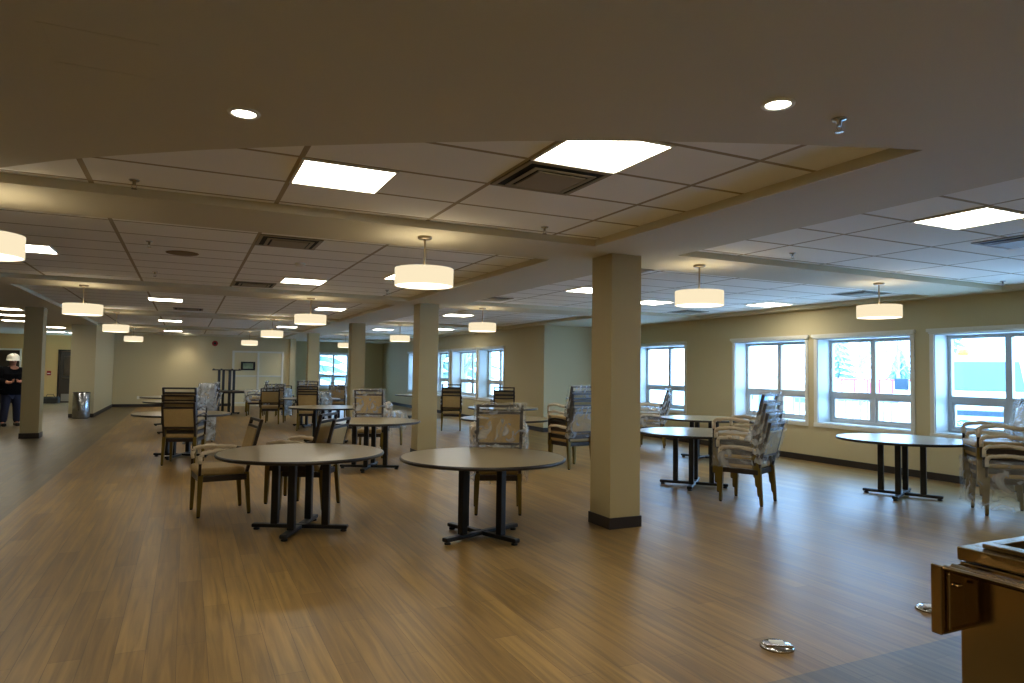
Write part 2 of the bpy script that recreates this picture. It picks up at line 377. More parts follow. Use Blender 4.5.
# ------------------------------------------------------------------ ceiling lights
def led():
    r = thing('ceiling_light', 'x', 'ceiling light', group='square LED panels in the tiled ceiling')
    bm = NB(); s = .3
    for d in ((-s, s, -s, -s+.018), (-s, s, s-.018, s), (-s, -s+.018, -s+.018, s-.018), (s-.018, s, -s+.018, s-.018)): box(bm, *d, -.012, 0)
    obj('frame', bm, TRIM, r, .002)
    bm = NB(); box(bm, -s+.018, s-.018, -s+.018, s-.018, -.006, -.001); obj('diffuser', bm, PANEL, r)
    return r
L0 = led(); first = [True]
def put_led(cx, cy, label, z=ZT):
    if first[0]: L0.location = (cx, cy, z); L0['label'] = label; first[0] = False; return L0
    return dup(L0, (cx, cy, z), 0, label)
h_ = .305
for x, y, l in (
    (.585+h_, 4.2+h_, 'square ceiling light panel near the curved soffit, with no vent beside it'),
    (1.805+h_, 2.98+h_, 'large square ceiling light panel cut by the curved soffit edge, beside the dark air vent'),
    (1.19+h_, 9.92+h_, 'square light panel in second ceiling bay, beyond the round smoke detector'),
    (2.42+h_, 8.7+h_, 'square light panel half hidden behind the large drum pendant'),
    (-1.95+h_, 8.62+h_, 'square light panel beside the drum pendant cut off by the photo edge'),
    (-.7+h_, 14.2+h_, 'square light panel in the third ceiling bay, on the side of the steel bin'),
    (2.42+h_, 14.4+h_, 'square light panel in the third ceiling bay, near the row of columns'),
    (-.75+h_, 20.9+h_, 'square light panel in the fourth ceiling bay, on the side of the steel bin'),
    (2.45+h_, 21.6+h_, 'square light panel in the fourth ceiling bay, near the row of columns'),
    (-.77+h_, 26.9+h_, 'square light panel in the farthest ceiling bay before the back wall'),
    (5.27+h_, 2.98+h_, 'square light panel at the edge of the photo above the windows side'),
    (5.27+h_, 8.62+h_, 'square light panel just behind the top of the nearest column'),
    (7.15+h_, 9.6+h_, 'square light panel beyond the pendant that hangs beside the nearest column'),
    (9.1+h_, 8.75+h_, 'square light panel close to the window wall'),
    (5.27+h_, 14.3+h_, 'square light panel beside the second column, in front of the angled bay windows'),
    (6.8+h_, 19.6+h_, 'square light panel near the bay windows beyond the second column'),
    (5.3+h_, 21.0+h_, 'square light panel between second and third columns, over the far window side')):
    put_led(x, y, l)
for x, y, l in ((-3.6, 18.1, 'white light panel over the corridor beside the person, nearest of three'),
                (-3.85, 20.3, 'white light panel over the corridor beside the person, middle of three'),
                (-4.3, 22.9, 'white light panel over the corridor beside the person, farthest of three'),
                (-3.85, 26.0, 'white light panel over the corridor, largest seen between column and bin'),
                (-4.35, 29.8, 'small looking white light panel over the corridor before the dark door'),
                (-3.7, 30.0, 'small looking white light panel over the corridor, half behind the wall with the bin')):
    put_led(x, y, l, ZS)
for x, y in ((-3.5, .2), (-.9, -.6), (1.8, -1.2), (4.6, -1.0), (-1.2, -2.2), (2.2, -2.4)):  # extra panels out of view behind the camera, added to brighten the near ceiling
    put_led(x, y, 'added square light panel, unseen behind the viewer, brightening the near ceiling', ZS)['group'] = 'unseen light panels added behind the viewer'

def pendant():
    r = thing('drum_pendant', 'x', 'pendant light', group='drum pendants hanging from the ceiling beams')
    bm = NB(); lathe(bm, [(0, 0), (.065, 0), (.065, -.018), (.05, -.028), (0, -.028)], 24); obj('canopy', bm, BRASS, r)
    bm = NB(); tube(bm, [(0, 0, -.028), (0, 0, -.31)], .009, 8); obj('stem', bm, BRASS, r)
    bm = NB(); lathe(bm, [(.262, -.292), (.262, -.448), (.256, -.448), (.256, -.292), (.262, -.292)], 40); s = obj('lamp_shade', bm, SHADE, r)
    bm = NB()
    for k in range(3):
        a = 2*PI*k/3; tube(bm, [(0, 0, -.3), (.255*math.cos(a), .255*math.sin(a), -.3)], .004, 6)
    obj('spider', bm, BRASS, r)
    bm = NB(); lathe(bm, [(0, -.440), (.254, -.440), (.254, -.446), (0, -.446)], 40); obj('diffuser', bm, SHADEB, r)
    bm = NB(); lathe(bm, [(0, -.31), (.03, -.315), (.045, -.35), (.04, -.39), (0, -.4)], 16); obj('bulb', bm, emis('bulb_glow', (1, .82, .55, 1), 30), r)
    return r
P0 = pendant(); pf_ = [True]
for x, y, l in ((1.905, 5.86, 'largest looking drum pendant, hanging alone in front of the near tile bay'),
                (5.07, 5.875, 'drum pendant hanging just beside the nearest column on the window side'),
                (7.99, 5.855, 'drum pendant hanging in front of the window wall'),
                (-1.33, 5.88, 'drum pendant cut off by the photo edge on the corridor side'),
                (-1.425, 11.98, 'drum pendant nearer to the free standing column, second in its line'),
                (1.885, 11.97, 'drum pendant in the second beam line, in front of the second light row'),
                (5.08, 12.0, 'drum pendant just beside the second column on the window side'),
                (-1.45, 17.6, 'drum pendant in front of the wall stub with the bin, third in its line'),
                (1.88, 17.7, 'drum pendant above the stacked tables, third in its line'),
                (5.13, 17.75, 'small looking drum pendant between the second and third columns'),
                (-1.5, 24.1, 'farthest drum pendant before the plain back wall, beside the corner'),
                (1.9, 24.6, 'farthest drum pendant above the cream double door'),
                (5.05, 24.3, 'farthest drum pendant above the far alcove window')):
    if pf_[0]: P0.location = (x, y, ZS); P0['label'] = l; pf_[0] = False
    else: dup(P0, (x, y, ZS), 0, l)

def downlight():
    r = thing('recessed_downlight', 'x', 'downlight')
    bm = NB(); lathe(bm, [(.075, 0), (.072, -.006), (.056, -.008), (.05, 0)], 32); obj('trim_ring', bm, TRIM, r)
    bm = NB(); lathe(bm, [(0, -.003), (.052, -.003)], 32); obj('lens', bm, CAN, r)
    return r
D0 = downlight(); df = [True]
for x, y, l in ((.208, 3.418, 'round recessed downlight in the near drywall soffit, above the single light panel'),
                (2.329, 2.187, 'round recessed downlight in the near drywall soffit, beside the sprinkler head'),
                (-.05, 28.75, 'small round downlight washing the plain back wall'),
                (3.75, 28.6, 'small round downlight at the corner beside the cream double door')):
    if df[0]: D0.location = (x, y, ZS); D0['label'] = l; df[0] = False
    else: dup(D0, (x, y, ZS), 0, l)
for x, y, e in ((.208, 3.418, 12), (2.329, 2.187, 12), (-.05, 28.75, 45), (3.75, 28.6, 25)):
    l = bpy.data.lights.new('downlight_beam', 'SPOT'); l.energy = e; l.color = (1, .88, .68); l.spot_size = 2.0; l.spot_blend = 1; l.shadow_soft_size = .06
    o = bpy.data.objects.new('downlight_beam', l); C.objects.link(o); o.location = (x, y, ZS-.02)

def vent():
    r = thing('ceiling_vent', 'x', 'air vent', group='square air diffusers in the ceiling')
    bm = NB(); box(bm, -.295, .295, -.295, .295, -.002, -.0005); obj('backing', bm, DARK, r)
    bm = NB()
    for s, z in ((.295, -.004), (.22, -.014)):
        w = .03
        for d in ((-s, s, -s, -s+w), (-s, s, s-w, s), (-s, -s+w, -s+w, s-w), (s-w, s, -s+w, s-w)): box(bm, *d, z-.006, z)
    obj('frame', bm, GRILLE, r)
    bm = NB(); box(bm, -.17, .17, -.17, .17, -.026, -.018); box(bm, -.02, .02, -.02, .02, -.018, -.002); obj('centre_plate', bm, GRILLE, r)
    return r
V0 = vent(); vf = [True]
for x, y, l in ((1.805+h_, 3.59+h_, 'large square air diffuser right beside the big light panel at the soffit'),
                (.585+h_, 6.83+h_, 'square air diffuser in the second ceiling bay, nearest of its pair'),
                (.585+h_, 10.73+h_, 'square air diffuser in the second ceiling bay, at its far edge'),
                (4.82, 6.9, 'square air diffuser partly hidden by the top of the nearest column'),
                (4.78, 10.9, 'square air diffuser over the space between the two nearest columns'),
                (9.28, 7.1, 'square air diffuser near the window wall behind the front pendant'),
                (9.2, 11.0, 'square air diffuser near the window wall, beyond the pendant by the column'),
                (6.9, 3.6, 'square air diffuser at the photo edge on the window side'),
                (-.0, 16.6, 'square air diffuser in the third ceiling bay toward the back wall')):
    if vf[0]: V0.location = (x, y, ZT); V0['label'] = l; vf[0] = False
    else: dup(V0, (x, y, ZT), 0, l)

bm = NB(); lathe(bm, [(0, 0), (.06, 0), (.06, -.02), (.045, -.04), (0, -.045)], 24)
o = obj('smoke_detector', bm, mat('white_plastic', lin(225, 220, 205), .4)); o.location = (1.2, 8.5, ZT); tag(o, 'round white smoke detector on the second tile bay', 'smoke detector')
bm = NB(); lathe(bm, [(0, 0), (.17, 0), (.165, -.006), (.15, -.008), (0, -.007)], 32)
o = obj('ceiling_speaker', bm, mat('brown_speaker_grille', lin(128, 104, 66), .8)); o.location = (-.08, 8.43, ZT); tag(o, 'round brown speaker grille flush in the ceiling tiles', 'ceiling speaker')
def sprinkler():
    r = thing('sprinkler_head', 'x', 'sprinkler', group='sprinkler heads on the ceiling')
    bm = NB(); lathe(bm, [(0, 0), (.035, 0), (.03, -.008), (.012, -.01), (.01, -.035), (0, -.035)], 16); obj('escutcheon', bm, CHROME, r)
    bm = NB(); lathe(bm, [(0, -.06), (.02, -.06), (.02, -.063), (0, -.063)], 12); tube(bm, [(.011, 0, -.03), (.016, 0, -.045), (.004, 0, -.06)], .002, 5); tube(bm, [(-.011, 0, -.03), (-.016, 0, -.045), (-.004, 0, -.06)], .002, 5); obj('deflector', bm, CHROME, r)
    return r
S0 = sprinkler(); sf = [True]
for x, y, z, l in ((2.717, 2.187, ZS, 'chrome sprinkler head in the near drywall soffit beside a downlight'),
                   (-.36, 5.27, ZT, 'sprinkler head in the nearest tile bay at its corridor corner'),
                   (-.38, 7.8, ZT, 'sprinkler head in the second tile bay, nearer one beside the round speaker'),
                   (-.42, 10.3, ZT, 'sprinkler head in the second tile bay beyond the round speaker'),
                   (2.79, 5.23, ZT, 'sprinkler head in the near tile bay beyond the large air vent'),
                   (5.63, 5.1, ZT, 'sprinkler head in the window side bay next to the pendant by the column'),
                   (9.55, 5.24, ZT, 'sprinkler head in the window side bay at the corner near the windows'),
                   (2.85, 10.65, ZT, 'sprinkler head in the second tile bay near the large pendant')):
    if sf[0]: S0.location = (x, y, z); S0['label'] = l; sf[0] = False
    else: dup(S0, (x, y, z), 0, l)

# ------------------------------------------------------------------ tables
TH = .745
def make_table():
    r = thing('round_table', 'x', 'table', group='round dining tables with black cross bases')
    bm = NB(); lathe(bm, [(0, TH), (.761, TH), (.761, TH-.028), (0, TH-.028)], 64, smooth=False); obj('tabletop', bm, LAMI, r)
    bm = NB(); lathe(bm, [(.761, TH+.001), (.770, TH-.002), (.775, TH-.014), (.770, TH-.028), (.761, TH-.032), (.70, TH-.032), (.70, TH-.0285), (.761, TH-.0285), (.761, TH+.001)], 64); obj('edge_band', bm, EDGE, r)
    bm = NB(); box(bm, -.46, .46, -.035, .035, .022, .06); box(bm, -.035, .035, -.46, -.035, .022, .06); box(bm, -.035, .035, .035, .46, .022, .06)
    obj('cross_base', bm, BLACK, r, .012, 3)
    for k in range(4):
        a = k*PI/2; c, s = math.cos(a), math.sin(a)
        bm = NB(); box(bm, .21, .278, -.033, .033, .058, TH-.045, M=Matrix.Rotation(a, 4, 'Z')); obj('post', bm, BLACK, r, .008, 2)
        bm = NB(); lathe(bm, [(0, 0), (.03, 0), (.03, .012), (.015, .024), (0, .024)], 12, c=(.42*c, .42*s)); obj('foot_glide', bm, BLACK, r)
    bm = NB(); box(bm, -.42, .42, -.03, .03, TH-.045, TH-.032); box(bm, -.03, .03, -.42, -.03, TH-.045, TH-.032); box(bm, -.03, .03, .03, .42, TH-.045, TH-.032); obj('top_bracket', bm, BLACK, r)
    return r
T0 = make_table(); tf = [True]
for x, y, a, l in ((1.03, 6.82, -27, 'round table with four black posts, nearest on the corridor side, beside a lone chair'),
                   (2.54, 5.93, 20.6, 'round table nearest to camera in the middle, a plastic wrapped chair right behind it'),
                   (2.62, 10.6, -27, 'round table beside the second column, partly behind the two nested chairs'),
                   (2.68, 14.6, 63, 'round table one row behind the one beside the second column'),
                   (3.02, 18.8, 60, 'round table far back in front of the dark chair stack before the alcove window'),
                   (6.38, 7.5, 43, 'round table just beyond the nearest column on its window side'),
                   (8.56, 9.78, 20, 'round table behind the tall chair stack, near the window wall'),
                   (8.42, 5.87, 25.3, 'round table standing clear by the windows through which the truck shows'),
                   (6.32, 13.7, 20, 'round table far back before the bay windows, behind a dark chair stack'),
                   (4.95, 10.6, 30, 'round table mostly hidden behind the wrapped chair of the middle table'),
                   (-.04, 13.05, 63, 'round table behind the ladder backed chair stack on the corridor side'),
                   (1.2, 24.2, 20, 'round table carrying another table upside down on its top'),
                   (6.8, 21.2, 30, 'round table half hidden by the second column near the bay windows'),
                   (-.3, 20.2, 30, 'farther of two round tables beyond the ladder backed stack toward the back wall'),
                   (-.1, 17.6, 10, 'nearer of two round tables beyond the ladder backed stack toward the back wall')):
    if tf[0]: T0.location = (x, y, 0); T0.rotation_euler = (0, 0, math.radians(a)); T0['label'] = l; tf[0] = False
    else: dup(T0, (x, y, 0), math.radians(a), l)
u = dup(T0, (1.2, 24.2, 2*TH+.003), 0, 'round table lying upside down on another table, its base pointing up')
u.rotation_euler = (PI, 0, math.radians(20))

# ------------------------------------------------------------------ chairs
def shell(bm, x0, x1, y0, y1, z0, z1, nx, ny, nz, amp, seed, lean=0, openb=True):
    """crumpled closed bag surface"""
    rnd = random.Random(seed); V = {}
    def P(i, j, k):
        if (i, j, k) not in V:
            x = x0+(x1-x0)*i/nx; y = y0+(y1-y0)*j/ny; z = z0+(z1-z0)*k/nz
            e = amp*(1.6 if k == 0 else 1)
            V[(i, j, k)] = bm.verts.new((x+rnd.uniform(-e, e), y+rnd.uniform(-e, e)-lean*(z-z0), z+rnd.uniform(-amp, amp)))
        return V[(i, j, k)]
    for i in range(nx):
        for k in range(nz):
            bm.faces.new((P(i, 0, k), P(i+1, 0, k), P(i+1, 0, k+1), P(i, 0, k+1)))
            bm.faces.new((P(i, ny, k), P(i, ny, k+1), P(i+1, ny, k+1), P(i+1, ny, k)))
        for j in range(ny): bm.faces.new((P(i, j, nz), P(i+1, j, nz), P(i+1, j+1, nz), P(i, j+1, nz)))
    for j in range(ny):
        for k in range(nz):
            bm.faces.new((P(0, j, k), P(0, j, k+1), P(0, j+1, k+1), P(0, j+1, k)))
            bm.faces.new((P(nx, j, k), P(nx, j+1, k), P(nx, j+1, k+1), P(nx, j, k+1)))
    for f in bm.faces: f.smooth = True
def make_chair(wrap=0, foam=True, high=0.0, dark=False, seed=1):
    """faces +Y, origin on the floor"""
    r = thing('dining_armchair', 'x', 'chair')
    H = .985+high; SZ = .47; AZ = .66+high*1.2
    lean = .14/(H-.43)
    by = lambda z: -.235-(z-.43)*lean
    for s in (-1, 1):
        bm = NB(); tube(bm, [(s*.245, .225, .012), (s*.238, .215, .44)], 0, 4, radii=[.017, .025]); obj('leg', bm, LEGM, r, .003)
        bm = NB(); tube(bm, [(s*.235, -.27, .012), (s*.225, -.235, .44)], 0, 4, radii=[.017, .025]); obj('leg', bm, LEGM, r, .003)
    for s in (-1, 1):
        bm = NB()
        lathe(bm, [(0, 0), (.017, 0), (.017, .02), (0, .02)], 10, c=(s*.245, .225)); lathe(bm, [(0, 0), (.017, 0), (.017, .02), (0, .02)], 10, c=(s*.235, -.27)); obj('foot_cap', bm, BLACK, r)
    bm = NB(); w = .022
    for (a, b) in ((-.255, -.215), (.215, .255)): box(bm, a, b, -.235, .235, .36, .42)
    box(bm, -.215, .215, .2, .235, .36, .42); box(bm, -.215, .215, -.235, -.2, .36, .42); obj('seat_frame', bm, FRAME, r, .004)
    bm = NB(); box(bm, -.25, .25, -.22, .25, .421, .5); s_ = obj('seat', bm, VINYL, r, .028, 4)
    bm = NB(); hw = .235
    for s in (-1, 1): tube(bm, [(s*.228, by(.40), .40), (s*hw, by(H), H)], .016, 4)
    for z in (H-.012, H-.085, .585+high*.9): tube(bm, [(-hw, by(z), z), (hw, by(z), z)], .014, 4)
    if dark:
        for z in (H-.14, H-.2): tube(bm, [(-hw, by(z), z), (hw, by(z), z)], .012, 4)
    obj('back_frame', bm, FRAME, r)
    bm = NB(); z0, z1 = .6+high*.9, H-.1
    A = Matrix.Translation((0, by((z0+z1)/2), (z0+z1)/2)) @ Matrix.Rotation(math.atan(lean), 4, 'X')
    hh = (z1-z0)/2/math.cos(math.atan(lean))
    box(bm, -hw+.018, hw-.018, -.016, .028, -hh, hh, M=A); obj('back_cushion', bm, VINYL, r, .012, 3)
    for s in (-1, 1):
        pts = [(s*.262, .225, .43), (s*.27, .225, AZ-.03), (s*.272, .2, AZ), (s*.272, .05, AZ+.02), (s*.265, -.12, AZ+.005), (s*.243, by(AZ)+.01, AZ-.02)]
        bm = NB(); tube(bm, pts, .015, 8); a = obj('armrest', bm, FRAME, r)
        if foam:
            rnd = random.Random(seed*7+s)
            bm = NB(); P = []
            for (p, q) in zip(pts[0:], pts[1:]):
                for k in range(5):
                    t = k/5; P.append(Vector(p).lerp(Vector(q), t))
            P.append(Vector(pts[-1]))
            P = P[3:-2]
            tube(bm, [p+Vector((rnd.uniform(-.004, .004),)*3) for p in P], 0, 10, radii=[rnd.uniform(.018, .025)*(2.4 if high else 1) for _ in P])
            obj('foam_sleeve', bm, FOAM, a)
    if wrap:
        bm = NB(); shell(bm, -.275, .275, by(.55)-.03, by(.55)+.07, .5, H+.02, 10, 3, 12, .009, seed, lean=lean)
        obj('plastic_wrap', bm, FILM, r)
        if wrap > 1:
            bm = NB(); shell(bm, -.32, .32, -.2, .28, .32, AZ+.045, 12, 9, 8, .013, seed+5)
            obj('plastic_wrap', bm, FILM2, r)
    return r
PLAIN = make_chair(0, True)
WRAP = make_chair(1, True, seed=2)
WRAP2 = make_chair(2, True, seed=3)
HIGH = make_chair(2, True, high=.2, seed=4)
BARE = make_chair(0, False)
used = set()
def chair(proto, x, y, face, label, z=0, group=None):
    """face: compass direction (dx, dy) the sitter would look"""
    rz = math.atan2(face[1], face[0])-PI/2
    if proto.name not in used:
        used.add(proto.name); proto.location = (x, y, z); proto.rotation_euler = (0, 0, rz); proto['label'] = label
        if group: proto['group'] = group
        return proto
    return dup(proto, (x, y, z), rz, label, group)
ORD = {2: ['lower', 'upper'], 3: ['lowest', 'middle', 'topmost'], 4: ['lowest', 'second lowest', 'third from bottom', 'topmost'], 5: ['lowest', 'second lowest', 'middle', 'fourth from bottom', 'topmost']}
def stack(protos, x, y, face, where, dz=.112, dy=.03):
    n = len(protos); f = Vector((face[0], face[1])).normalized()
    for k, pr in enumerate(protos):
        chair(pr, x+f.x*dy*k, y+f.y*dy*k, face, '%s chair of the stack %s' % (ORD[n][k], where), z=dz*k, group='stacked chairs '+where)
# the single chair and the nested pair by the near table
chair(PLAIN, .35, 8.0, (-.97, -.12), 'lone tan armchair with foam wrapped arms, standing beside the near table with four posts')
stack([PLAIN, PLAIN], 1.32, 8.05, (-1, .1), 'behind the near table with four posts', dz=.07, dy=-.07) if 0 else None
chair(PLAIN, 1.15, 8.03, (-.85, .52), 'upper of two nested tan chairs behind the near table, its back standing higher', z=.06)
chair(BARE, 1.28, 7.97, (-.85, .52), 'lower of two nested tan chairs behind the near table, its back lower and farther out')
# high wrapped chair
chair(HIGH, 3.17, 6.98, (.38, .92), 'tan chair in shiny clear plastic, right behind the middle table')
chair(HIGH, 3.02, 12.1, (.40, .90), 'tan chair in clear plastic behind the table beside the second column')
chair(WRAP2, 3.72, 13.8, (.9, .35), 'plastic wrapped chair turned sideways just beside the second column')
stack([BARE, BARE, BARE], .0, 12.2, (.25, .97), 'seen from behind like a ladder, on the corridor side', dz=.115, dy=.02)
stack([WRAP2, BARE, WRAP2], .28, 15.7, (-1, .1), 'turned sideways under silver grey plastic before the upside down table')
stack([BARE, BARE, WRAP], 2.8, 17.7, (.25, .97), 'behind the second row table, half way to the far door', dz=.12)
stack([WRAP2, WRAP2], 2.35, 20.6, (.2, .98), 'under a crumpled plastic bag in front of the cream door', dz=.1)
chair(BARE, 2.12, 20.0, (.1, 1), 'bare dark framed chair just beside the bag covered chairs')
chair(BARE, 2.9, 23.2, (.2, .98), 'distant tan chair in front of the edge of the cream door')
stack([BARE, WRAP2], 2.05, 23.6, (-1, .2), 'beside the upside down table')
stack([WRAP2, WRAP2], 4.45, 22.3, (.3, .95), 'in white plastic before the alcove window', dz=.12)
chair(WRAP2, 5.0, 21.6, (.9, .4), 'wrapped chair beside the white plastic stack, before the third column')
stack([BARE, BARE], 5.9, 18.0, (.3, .95), 'far off between the second and third columns', dz=.2)
stack([BARE, BARE, BARE], 6.25, 16.75, (.35, .93), 'dark, beside the bay windows', dz=.1, dy=.06)
stack([BARE, BARE, BARE], 6.9, 14.95, (.35, .93), 'seen just over the wrapped chair of the middle table', dz=.09)
stack([WRAP, BARE, PLAIN, WRAP], 5.72, 9.72, (-.12, .99), 'half hidden by the nearest column', dz=.112, dy=.015)
stack([WRAP, WRAP2, WRAP], 8.95, 11.85, (-.75, .65), 'before the farthest window on the window wall', dz=.11, dy=.02)
stack([WRAP, WRAP2, WRAP, WRAP], 6.25, 6.38, (-.42, .91), 'standing free in front of the windows', dz=.11, dy=.026)
stack([WRAP, WRAP, WRAP, WRAP], 8.52, 4.72, (-.72, .69), 'cut by the photo edge by the truck window', dz=.11, dy=.026)
def cover(x, y, rz, dims, label, seed, m=FILMG, amp=.025):
    bm = NB(); shell(bm, *dims, 8, 6, 14, amp, seed); o = obj('plastic_cover', bm, m); o.location = (x, y, 0); o.rotation_euler = (0, 0, rz); return tag(o, label, 'plastic cover')
cover(.40, 15.2, .1, (-.15, .15, -.2, .2, .06, 1.2), 'silver grey plastic hanging over the sideways chair stack toward the back wall', 11)
cover(.17, 14.2, .3, (-.12, .12, -.2, .2, .1, .98), 'narrow silver plastic bag hanging beside the ladder backed chair stack', 12)
cover(8.52, 4.72, math.atan2(.69, -.72)-PI/2, (-.34, .34, -.28, .33, .08, .62), 'clear plastic film hanging to the floor round the chair stack by the photo edge', 13, m=FILM2, amp=.008)
cover(3.1, 17.75, 0, (-.02, .22, -.3, .25, .08, .95), 'pale plastic bag hanging at the side of the stack behind the second row table', 14)
BLUE = film('pale_blue_bag', .5, .95, tint=(.55, .7, .85, 1), scale=8)
cover(2.62, 20.5, 0, (-.1, .12, -.15, .2, .2, .95), 'pale blue plastic bag hanging beside the bag covered chairs', 15, m=BLUE)

# ------------------------------------------------------------------ small things
def floor_box(x, y, rz, label):
    r = thing('floor_outlet_box', label, 'floor outlet', (x, y, 0), rz)
    bm = NB(); lathe(bm, [(0, 0), (.095, 0), (.09, .012), (.07, .022), (0, .024)], 32); obj('dome_cover', bm, CHROME, r)
    bm = NB(); box(bm, -.04, .04, -.03, .03, .023, .03); obj('flip_lid', bm, TRIM, r, .003)
    bm = NB(); box(bm, -.075, .075, -.055, -.04, .016, .03); obj('hinge_bar', bm, CHROME, r, .003)
floor_box(3.083, 2.912, -.5, 'round chrome floor outlet in the wood floor near the grey planks')
floor_box(4.53, 2.96, -.5, 'round chrome floor outlet peeping out beside the steel counter')
# alarm, outlets, extinguisher sign
RED = mat('red_alarm_plastic', lin(150, 22, 18), .4)
al = thing('fire_alarm', 'round red fire alarm bell high on the back wall', 'fire alarm', (.99, YB-.001, 2.47))
bm = NB(); tube(bm, [(0, 0, 0), (0, -.04, 0)], .11, 24); obj('bell', bm, RED, al)
bm = NB(); tube(bm, [(0, -.04, 0), (0, -.07, 0)], .05, 16); obj('strobe', bm, DARK, al)
def outlet(loc, rz, label, m=TRIM):
    r = thing('wall_outlet', label, 'outlet', loc, rz)
    bm = NB(); box(bm, -.04, .04, -.008, -.001, -.06, .06); obj('cover_plate', bm, m, r, .002)
    bm = NB(); box(bm, -.014, .014, -.012, -.008, .01, .04); box(bm, -.014, .014, -.012, -.008, -.04, -.01); obj('socket', bm, m, r, .001)
outlet((-1.6, YB, .35), 0, 'white wall outlet low on the plain back wall')
outlet((XB, 16.9, .4), -PI/2, 'white wall outlet low on the wall beside the bay windows')
pl = thing('pull_station', 'small red fire pull station on the ochre corridor wall', 'fire pull station', (-5.0, 33, 1.2))
bobj('housing', (-.07, .07, -.05, -.001, -.09, .09), RED, pl, .006); bobj('lever', (-.05, .05, -.065, -.05, -.03, .0), TRIM, pl, .003)
# trash can
tr = thing('waste_bin', 'stainless steel cylindrical waste bin standing against the wall stub', 'waste bin', (-2.72, 23.35, 0))
bm = NB(); lathe(bm, [(0, .01), (.215, .01), (.22, .03), (.22, .74), (.212, .75), (.2, .75), (.2, .1), (0, .1)], 40); obj('body', bm, mat('steel_bin', lin(170, 172, 176), .22, metal=1), tr)
bm = NB(); lathe(bm, [(0, 0), (.2, 0), (.2, .012), (0, .012)], 32); obj('base_ring', bm, BLACK, tr)
bm = NB(); lathe(bm, [(.195, .56), (.195, .757), (.225, .757), (.225, .745)], 40); obj('liner_rim', bm, BLACK, tr)
# clutter by the dark door
cl = thing('tool_bag', 'dark tool bag on the corridor floor beside the dark door', 'bag', (-4.85, 32.5, 0))
bm = NB(); shell(bm, -.3, .3, -.15, .15, .0, .25, 8, 4, 4, .02, 3); obj('body', bm, mat('dark_canvas', lin(40, 36, 34), .8), cl)
bm = NB(); tube(bm, [(-.15, 0, .24), (-.1, 0, .36), (.1, 0, .36), (.15, 0, .24)], .012, 8); obj('handle', bm, BLACK, cl)

# ------------------------------------------------------------------ stainless counter
x0, y0, zc = 2.69, 1.655, .9
sc = thing('steel_serving_counter', 'stainless steel serving counter with recessed well and tray slide at the photo corner', 'counter')
bm = NB(); box(bm, x0+.003, x0+1.3, y0-1.6, y0-.008, .1, zc-.055); obj('cabinet_body', bm, STEEL, sc, .006)
bm = NB(); X0, X1, Y0, Y1 = x0, x0+1.32, y0-1.62, y0; a0, a1, b0, b1 = x0+.075, x0+1.2, y0-1.4, y0-.06
for d in ((X0, a0, Y0, Y1), (a1, X1, Y0, Y1), (a0, a1, Y0, b0), (a0, a1, b1, Y1)): box(bm, *d, zc-.05, zc)
obj('countertop', bm, STEEL, sc, .004)
bm = NB(); w = .04
for d in ((a0-.02, a0+w, b0, b1), (a1-w, a1+.02, b0, b1), (a0+w, a1-w, b0, b0+w), (a0+w, a1-w, b1-w, b1)): box(bm, *d, zc+.001, zc+.018)
obj('well_rim', bm, STEEL, sc, .004)
bm = NB(); box(bm, a0+w, a1-w, b0+w, b1-w, zc-.2, zc-.18); obj('well_pan', bm, STEELD, sc)
bm = NB()
for yy in (y0-.03,):
    box(bm, x0-.16, x0-.148, yy-.01, yy+.03, zc-.30, zc-.048); box(bm, x0-.148, x0+.002, yy-.01, yy+.004, zc-.30, zc-.29); box(bm, x0-.148, x0+.02, yy+.004, yy+.012, zc-.30, zc-.06); box(bm, x0-.11, x0-.10, yy-.01, yy+.003, zc-.289, zc-.08); box(bm, x0-.06, x0-.03, yy-.01, yy+.003, zc-.14, zc-.13)
obj('tray_slide_bracket', bm, STEEL, sc, .004)
for xx in (-.125, -.075):
    bm = NB(); tube(bm, [(x0+xx, y0-.03, zc-.062), (x0+xx, y0-1.6, zc-.062)], .0125, 10); obj('tray_rail', bm, STEEL, sc)
for dx, dy in ((.1, -.15), (1.2, -.15), (.1, -1.5), (1.2, -1.5)):
    bm = NB(); lathe(bm, [(0, 0), (.03, 0), (.025, .1), (0, .1)], 12, c=(x0+dx, y0+dy)); obj('leg', bm, STEELD, sc)

# ------------------------------------------------------------------ person
COAT = mat('black_coat', lin(10, 10, 12), .95, spec=.1, bump=.3, bscale=20)
JEAN = mat('blue_jeans', lin(30, 36, 62), .8)
SKIN = mat('skin', lin(190, 130, 100), .6)
def skin_mesh(name, verts, edges, m, parent, sub=2):
    me = bpy.data.meshes.new(name); me.from_pydata([v[:3] for v in verts], edges, [])
    o = bpy.data.objects.new(name, me); C.objects.link(o); o.parent = parent; me.materials.append(m)
    s = o.modifiers.new('skin', 'SKIN'); s.use_smooth_shade = True
    for i, v in enumerate(verts):
        d = me.skin_vertices[0].data[i]; d.radius = (v[3], v[4] if len(v) > 4 else v[3]); d.use_root = (i == 0)
    sb = o.modifiers.new('sub', 'SUBSURF'); sb.levels = sub; sb.render_levels = sub
    return o
pr = thing('person', 'person in dark coat and white hard hat standing by the corridor column, looking down', 'person', (-3.93, 20.85, 0), math.radians(-68))
